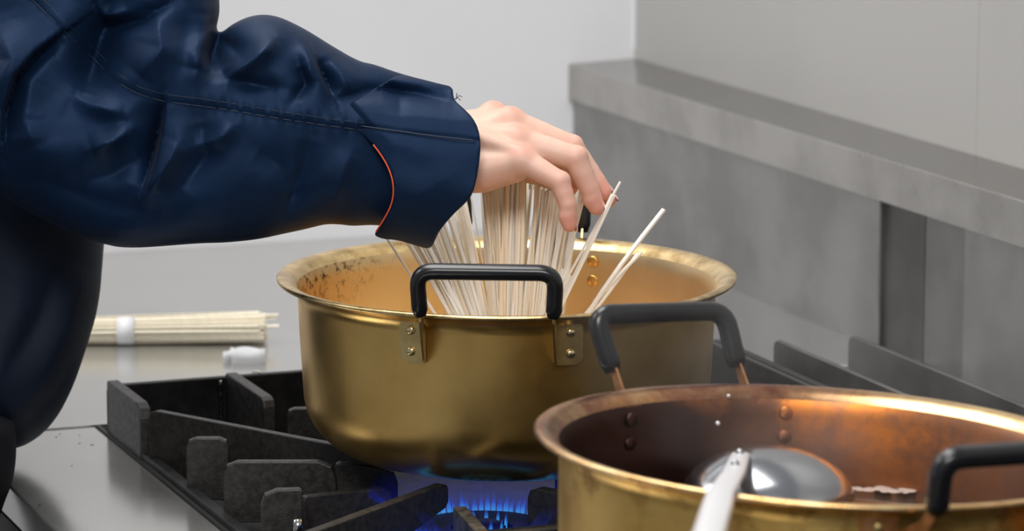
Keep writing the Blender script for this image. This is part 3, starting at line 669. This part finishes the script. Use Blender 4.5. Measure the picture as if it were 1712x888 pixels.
# ---- trousers
ot = (-420., 640., -200.); U4, V4 = np.meshgrid(ot[0]+8*np.arange(62), ot[1]+16*np.arange(122), indexing='ij'); gw4 = (ot[2]+8*np.arange(52)).astype(np.float32)
tr = chaikin([(24, 690), (28, 745), (26, 780), (20, 812), (6, 842), (-10, 900), (-40, 1300), (-60, 1900), (-60, 2440), (-200, 2440), (-230, 1500), (-260, 2440), (-390, 2440), (-400, 1500), (-400, 700), (-200, 660)], 1)
dR = poly_dist(tr, U4, V4); F4 = pillow(dR, gw4[None, None], 120, 165)
V3, Q = surface_nets(F4); P = V3*np.array([8, 16, 8])+np.array(ot)
d_ = 2.90+P[:, 2]/2150
Wv = CAM[None]+d_[:, None]*(FW[None]+RT[None]*((P[:, 0:1]-IW/2)/FPX)-UP[None]*((P[:, 1:2]-IH/2)/FPX))
Wv[:, 2] = np.maximum(Wv[:, 2], -.849)
adopt(fast_mesh('trousers', Wv, Q, M['trousers'], person, label='black trousers'))
# ---- right arm and hand, one continuous skin surface
hh = 2.5; oh = (180., 150., -100.); nx, ny, nz = 348, 108, 100
A = [(oh[0]+hh*np.arange(nx)).astype(np.float32), (oh[1]+hh*np.arange(ny)).astype(np.float32), (oh[2]+hh*np.arange(nz)).astype(np.float32)]
FH = np.full((nx, ny, nz), 60., np.float32)
def cone(a, b, ra, rb, k=6., flat=1.0):
    a = np.array(a, float); b = np.array(b, float); m = max(ra, rb)+26
    lo = np.minimum(a, b)-m; hi = np.maximum(a, b)+m
    sl_ = tuple(slice(max(0, int((lo[i]-oh[i])/hh)), min((nx, ny, nz)[i], int((hi[i]-oh[i])/hh)+2)) for i in range(3))
    X = A[0][sl_[0]][:, None, None]-a[0]; Y = A[1][sl_[1]][None, :, None]-a[1]; Z = A[2][sl_[2]][None, None, :]-a[2]
    d = b-a; L2 = max(d@d, 1e-6); t = np.clip((X*d[0]+Y*d[1]+Z*d[2])/L2, 0, 1)
    q = np.sqrt((X-t*d[0])**2+(Y-t*d[1])**2+((Z-t*d[2]))**2)-(ra+(rb-ra)*t)
    FH[sl_] = smin(FH[sl_], q.astype(np.float32), k)
def ball(c, r, k=8.): cone(c, np.array(c)+np.array([.01, 0, 0]), r, r, k)
mm = 2.15
# name: joints (px, py, depth mm) and radii (mm)
fing = {
 'pinky': [((874, 268, -24), 10.2), ((936, 304, -33), 8.2), ((949, 342, -34), 7.0), ((952, 375, -32), 6.3)],
 'ring': [((866, 236, -10), 11.0), ((962, 264, -15), 9.6), ((985, 315, -13), 7.8), ((997, 346, -11), 6.7)],
 'middle': [((854, 205, 6), 11.0), ((955, 246, 8), 9.6), ((986, 286, 9), 7.6), ((1011, 321, 9), 6.4)],
 'index': [((826, 196, 24), 11.0), ((920, 252, 33), 9.4), ((978, 300, 33), 7.6), ((1017, 334, 28), 6.4)],
 'thumb': [((815, 262, 30), 14.0), ((855, 276, 44), 11.0), ((910, 292, 46), 9.6), ((950, 312, 40), 8.0)]}
S = lambda p: np.array([p[0], p[1], p[2]*mm])
# forearm
cone((200, 255, 10), (620, 252, 5), 58, 56, 8); cone((620, 252, 5), (790, 262, -10), 54, 36, 14)
cone((620, 250, 5), (785, 222, 24), 54, 36, 14)
w_u, w_r = (788, 286, -28), (790, 222, 26)
cone(w_u, S(fing['pinky'][0][0]), 37, 22, 12); cone((788, 254, -14), S(fing['ring'][0][0]), 37, 24, 12)
cone((790, 232, 14), S(fing['middle'][0][0]), 38, 24, 12); cone(w_r, S(fing['index'][0][0]), 36, 23, 12)
cone((812, 287, -30), (862, 284, -34), 34, 22, 12)      # hypothenar pad
cone((800, 262, 40), S(fing['thumb'][1][0]), 34, 24, 12)
for nm, J in fing.items():
    for i in range(3):
        (a, ra), (b, rb) = J[i], J[i+1]; a = S(a); b = S(b); ra *= mm; rb *= mm
        mid = (a+b)/2; slim = 1.0
        kk = 9. if i == 0 else 1.5
        cone(a, mid, ra, (ra+rb)/2*slim, kk); cone(mid, b, (ra+rb)/2*slim, rb, 1.5)
    if nm != 'thumb':
        k0 = S(J[0][0]); ball(k0+np.array([-3, -1, 0]), J[0][1]*mm*.98, 12.)            # knuckle
        p1 = S(J[1][0]); ball(p1+np.array([2.5, -2.5, 0]), J[1][1]*mm*.90, 4.)
        t_ = S(J[3][0]); m_ = S(J[2][0]); ball(t_*.55+m_*.45+np.array([-4, 2, 0]), J[3][1]*mm*.98, 5.)   # finger pulp
for nm, a in (('pinky', 12), ('ring', 4), ('middle', 0), ('index', 0)):                 # faint tendons on the back of the hand
    k0 = S(fing[nm][0][0]); cone((800, 218+a, k0[2]*.6-12), k0+np.array([-6, -15, -6]), 14, 8, 10.)
V3, Q = surface_nets(FH); Wv, P3 = warp(V3, oh, hh, DS)
bd = adopt(fast_mesh('body', Wv, Q, M['skin'], person, label='bare right hand and wrist with curled fingers'))
me = bd.data; ca = me.color_attributes.new('Col', 'FLOAT_COLOR', 'POINT')
base = np.array([.73, .46, .36]); red = np.array([.70, .29, .22]); pale = np.array([.77, .54, .43])
w = np.zeros(len(P3)); tipw = np.zeros(len(P3))
for nm, J in fing.items():
    for i, (p, r) in enumerate(J):
        dd = ((P3-(S(p)+(np.array([0, -14, -6]) if i == 0 else 0)))**2).sum(1)
        if i in (0, 1): w = np.maximum(w, .8*np.exp(-dd/(2*15.**2)))
        if i == 3: tipw = np.maximum(tipw, .95*np.exp(-dd/(2*24.**2)))
        if i == 2: w = np.maximum(w, .35*np.exp(-dd/(2*14.**2)))
low = np.clip((P3[:, 1]-250)/160, 0, .4)
w = np.clip(np.maximum(w, np.maximum(tipw, low)), 0, 1)[:, None]
colr = (base*.5+pale*.5)*(1-w)+red*w; colr = np.c_[colr, np.ones(len(colr))]
ca.data.foreach_set('color', colr.astype(np.float32).ravel())
sm = bd.modifiers.new('smooth', 'SMOOTH'); sm.factor = .5; sm.iterations = 6
# nails on the outer side of the finger ends
for nm in ('pinky', 'ring', 'middle', 'index'):
    t_ = S(fing[nm][3][0]); m_ = S(fing[nm][2][0]); d = (t_-m_)/np.linalg.norm(t_-m_); r = fing[nm][3][1]*mm
    nrm_ = np.array([d[1], -d[0], .25]); nrm_ /= np.linalg.norm(nrm_); side = np.cross(d, nrm_); vv = []; ff = []
    for i in range(7):
        for j in range(7):
            s = (i/6-.35)*1.15; a = (j/6-.5)*1.55*(1-.25*abs(i/6-.5)); q = t_+d*s*r*1.3+(nrm_*math.cos(a)+side*math.sin(a))*(r*1.03-(.9 if j in (0, 6) or i == 0 else 0)-max(0, s-.45)*6)
            vv.append(atd(q[0], q[1], DS+q[2]/2150))
    for i in range(6):
        for j in range(6): a = i*7+j; ff.append((a, a+1, a+8, a+7))
    subadopt(mobj('fingernail', vv, ff, M['nail'], smooth=True), bd)

# ================================================================ noodles standing in the pot
def noodle_mesh(L, w, t, bend, m, seed):
    g = random.Random(seed); n = 6; v = []; f = []; b1 = bend*(g.random()-.5); b2 = bend*(g.random()-.5)
    for i in range(n+1):
        s = i/n; x = b1*math.sin(PI*s); y = b2*math.sin(PI*s)
        for (a, b) in ((-1, -1), (1, -1), (1, 1), (-1, 1)): v.append((x+a*w/2, y+b*t/2, s*L))
    for i in range(n):
        for j in range(4): a = i*4+j; b = i*4+(j+1) % 4; f.append((a, b, b+4, a+4))
    f += [(3, 2, 1, 0), tuple(n*4+j for j in range(4))]
    me = bpy.data.meshes.new('noodle'); me.from_pydata(v, [], f); me.materials.append(m); return me
LN = .25
NM = {c: [noodle_mesh(1.0, .0022, .0013, .007, M['noodle_'+c], i) for i in range(4)] for c in 'abc'}
def stick(bot, top, kind, label, group, wide=1.0, rot=None):
    a = Vector(bot); b = Vector(top); d = b-a; L_ = d.length
    ob = bpy.data.objects.new('noodle', random.choice(NM[kind])); COL.objects.link(ob)
    q = d.to_track_quat('Z', 'Y').to_matrix().to_4x4() @ Matrix.Rotation(rot if rot is not None else random.gauss(.36, .35), 4, 'Z')
    ob.matrix_world = Matrix.Translation(a) @ q @ Matrix.Diagonal((wide, wide, L_, 1))
    return tag(ob, label, 'noodle', group)
D1 = 2.827
lab = {'a': 'cream white', 'b': 'ivory', 'c': 'tan coloured'}
def fan(s, dep, ytop, kind, wide=1.0, jit=3.):
    """s -1..1 across the fan. bottom meets near the pot floor, top flares"""
    x5 = 842+s*100; x3 = 845+(s*220 if s < 0 else s*128)
    k = (x3-x5)/(330-505.)
    xb = x5+k*(700-505)+random.gauss(0, jit); xt = x5+k*(ytop-505)+random.gauss(0, jit)
    xb = 845+(xb-845)*.9
    bot = atd(xb, 724+random.random()*16, D1+dep*.25); top = atd(xt, ytop, D1+dep)
    where = ('left flare under the cuff', 'left') if s < -.2 else (('dense middle clump under the palm', 'middle') if s < .3 else ('right clump under the fingers', 'right'))
    return stick(bot, top, kind, '%s flat dried noodle in the %s' % (lab[kind], where[0]), '%s noodles of the %s part of the fan' % (lab[kind], where[1]), wide=wide)
cnt_ = 0
for i in range(312):
    r = random.random()
    if r < .30: s = random.uniform(-.17, .26)
    elif r < .54: s = random.uniform(.36, .86)
    elif r < .64: s = random.uniform(.84, 1.0)
    else: s = -random.random()**.85*.97
    if -.27 < s < -.18 or .27 < s < .36: continue
    dep = random.uniform(.0, .055)
    xt = 845+(s*220 if s < 0 else s*128)
    if xt < 790:
        dep = random.uniform(.052, .085); yt = 300+random.random()*40
    elif xt < 900: yt = 296+random.random()*10
    elif xt < 940: yt = 308+random.random()*12; dep = random.uniform(.0, .04)
    else: yt = 300+random.random()*12; dep = random.uniform(.004, .045)
    kd = random.choices('abc', (.42, .36, .22))[0]
    if -.17 < s < .26: kd = random.choices('abc', (.30, .40, .30))[0]
    if s < -.55: kd = random.choices('abc', (.75, .2, .05))[0]
    fan(s, dep, yt, kd, wide=random.choice((.6, .7, .8, .9, 1.1, 1.4))); cnt_ += 1
def single(p0, p1, d0, d1, kind, label, wide, rot=0.):
    return stick(atd(*p0, d0), atd(*p1, d1), kind, label, 'stray noodles leaning apart from the fan', wide, rot)
bw = lambda p, q, y: (p[0]+(q[0]-p[0])*(y-p[1])/(q[1]-p[1]), y)
for (p, q, dd, kind, label, wide, rr) in (
    ((1110, 350), (1038, 458), .02, 'a', 'lone white noodle leaning farthest right out of the gold pot, longer one', 1.5, .3),
    ((1072, 422), (1019, 492), .018, 'a', 'short white noodle lying against the lone one farthest right in the pot', 1.2, .3),
    ((1066, 424), (1009, 500), .022, 'a', 'thin white noodle under the two that lean farthest right', 1.0, .3),
    ((1025, 326), (965, 450), -.050, 'a', 'wide pale noodle passing in front of the ring fingertip', 1.9, .3),
    ((1037, 304), (962, 438), -.046, 'a', 'thin white noodle rising highest past the fingertips', .9, .3),
    ((648, 400), (690, 468), .03, 'a', 'lone thin white noodle leaning farthest left in the pot under the cuff', 1.1, .3),
    ((941, 449), (925, 492), -.02, 'a', 'short white noodle stub right of the handle, left one', 1.0, .3),
    ((949, 452), (931, 492), -.02, 'a', 'short white noodle stub right of the handle, middle one', 1.0, .3),
    ((955, 461), (934, 505), -.02, 'a', 'short white noodle stub right of the handle, right one', 1.1, .3)):
    bo = bw(p, q, 640 if p[0] > 700 else 650)
    # bottoms go down into the pot towards its middle
    if p[0] > 1050: bo = bw(p, q, 640)
    ob = single(bo, p, D1+dd*.3-.01, D1+dd, kind, label, wide, rr); del ob['group']

# ================================================================ tied noodle bundle behind
za = .0115
bl = Vector(atz(60, 578-2, 0)); brp = Vector(atz(440, 574, 0)); ax = (brp-bl); ax.z = 0; LB = ax.length; axn = ax.normalized(); sdv = Vector((-axn.y, axn.x, 0))
nb = empty('noodle_bundle', tuple(bl), label='bundle of straw coloured dried noodles tied with white band on the counter', cat='noodles')
meshes = [noodle_mesh(1.0, .0023, .0018, .004, M['noodle_y'], 30+i) for i in range(4)]
RBn = .0128; k = 0; cand = []
for i in range(-7, 8):
    for j in range(-7, 8):
        y = i*.00195+(j % 2)*.001; z = j*.0019
        if y*y/(1.25**2)+z*z < (RBn-.001)**2: cand.append((y, z))
for (y, z) in cand:
    ob = bpy.data.objects.new('noodle', random.choice(meshes)); COL.objects.link(ob); ob.parent = nb
    sp_ = 1.10+.10*random.random()
    a = axn*(-.004*random.random())+sdv*y*1.0+Vector((0, 0, z+RBn)); b = axn*(LB-.004+.008*random.random())+sdv*y*sp_+Vector((0, 0, (z+RBn)*(1.10+.16*random.random())+.0005))
    if random.random() < .06 and z > 0: b += axn*.012
    d = b-a; ob.matrix_basis = Matrix.Translation(a) @ d.to_track_quat('Z', 'Y').to_matrix().to_4x4() @ Matrix.Rotation(random.random()*PI, 4, 'Z') @ Matrix.Diagonal((1, 1, d.length, 1))
c0 = (Vector(atz(197, 577, 0))-bl).dot(axn); c1 = (Vector(atz(226, 577, 0))-bl).dot(axn)
v = []; f = []; nr = 40
for s in (c0, c1):
    for rr in (RBn+.0002, RBn+.0009):
        for i in range(nr): a = 2*PI*i/nr; v.append(axn*s+sdv*math.cos(a)*rr*1.25+Vector((0, 0, RBn+math.sin(a)*rr)))
for (A_, B_) in ((1, 3), (0, 1), (3, 2), (2, 0)):
    for i in range(nr): f.append((A_*nr+i, A_*nr+(i+1) % nr, B_*nr+(i+1) % nr, B_*nr+i))
mobj('paper_band', v, f, M['paper'], nb, smooth=True, label='white paper band round the noodles')
# loose band
pc = Vector(atz(415, 607, 0)); path = []
for i in range(33):
    a = 2*PI*i/32*.96+2.9; x = .0165*math.cos(a); y = .009*math.sin(a)*(1+.25*math.sin(a)); path.append((x, y))
path.append((-.021, -.0015)); path.append((-.0235, -.0005))
v = []; f = []
Rr = Vector((RT[0], RT[1], 0)); Fr = Vector((Fh[0], Fh[1], 0))
for i, (x, y) in enumerate(path):
    hgt = .0145-.0025*(i/len(path)); 
    for zz in (.0002, hgt): v.append(Rr*x+Fr*y+Vector((0, 0, zz+(.0012*math.sin(i*.5) if zz > .001 else 0))))
for i in range(len(path)-1): a = i*2; f.append((a, a+2, a+3, a+1))
pbnd = mobj('paper_loop', v, f, M['paper'], smooth=True, label='torn loose white paper band curled beside the noodle bundle end', cat='paper band'); pbnd.location = pc
so = pbnd.modifiers.new('solid', 'SOLIDIFY'); so.thickness = .0006
# fallen crumb of noodle on back plate of the grate
p = atz(428, 624, ZG-.002); v, f = tube([p+np.array([-.003, .002, .001]), p+np.array([.001, 0, .0015]), p+np.array([.003, -.004, .001])], .0009, 6)
mobj('noodle_scrap', v, f, M['noodle_y'], smooth=True, label='tiny curled yellow noodle scrap on the back plate of the grate', cat='scrap')

# ================================================================ steam
vm = bpy.data.materials.new('steam'); vm.use_nodes = True; nt = vm.node_tree; N = nt.nodes; L = nt.links
for n_ in list(N): N.remove(n_)
out = N.new('ShaderNodeOutputMaterial'); pv = N.new('ShaderNodeVolumePrincipled'); pv.inputs['Color'].default_value = (.95, .94, .935, 1); pv.inputs['Anisotropy'].default_value = .3
tc = N.new('ShaderNodeTexCoord'); no = N.new('ShaderNodeTexNoise'); no.inputs['Scale'].default_value = 11; no.inputs['Detail'].default_value = 3
L.new(tc.outputs['Object'], no.inputs[0]); mr = N.new('ShaderNodeMapRange'); mr.inputs[1].default_value = .42; mr.inputs[2].default_value = .72; mr.inputs[3].default_value = 0; mr.inputs[4].default_value = 2.0
gd = N.new('ShaderNodeVectorMath'); gd.operation = 'LENGTH'; mp = N.new('ShaderNodeMapping'); mp.inputs['Scale'].default_value = (1/.21, 1/.24, 1/.22); L.new(tc.outputs['Object'], mp.inputs[0]); L.new(mp.outputs[0], gd.inputs[0])
fo_ = N.new('ShaderNodeMapRange'); fo_.inputs[1].default_value = .45; fo_.inputs[2].default_value = 1; fo_.inputs[3].default_value = 1; fo_.inputs[4].default_value = 0; L.new(gd.outputs['Value'], fo_.inputs[0])
mu = N.new('ShaderNodeMath'); mu.operation = 'MULTIPLY'; L.new(no.outputs[0], mr.inputs[0]); L.new(mr.outputs[0], mu.inputs[0]); L.new(fo_.outputs[0], mu.inputs[1]); L.new(mu.outputs[0], pv.inputs['Density']); L.new(pv.outputs[0], out.inputs['Volume'])
v, f = lathe([(.001, -.072), (.08, -.070), (.15, -.050), (.19, 0), (.20, .06), (.17, .13), (.11, .19), (.001, .215)], 32)
st = mobj('steam', v, f, vm, smooth=True, label='faint white steam rising from the stained pot', cat='steam', kind='stuff'); st.location = rimc+Vector((.07, .10, .02))
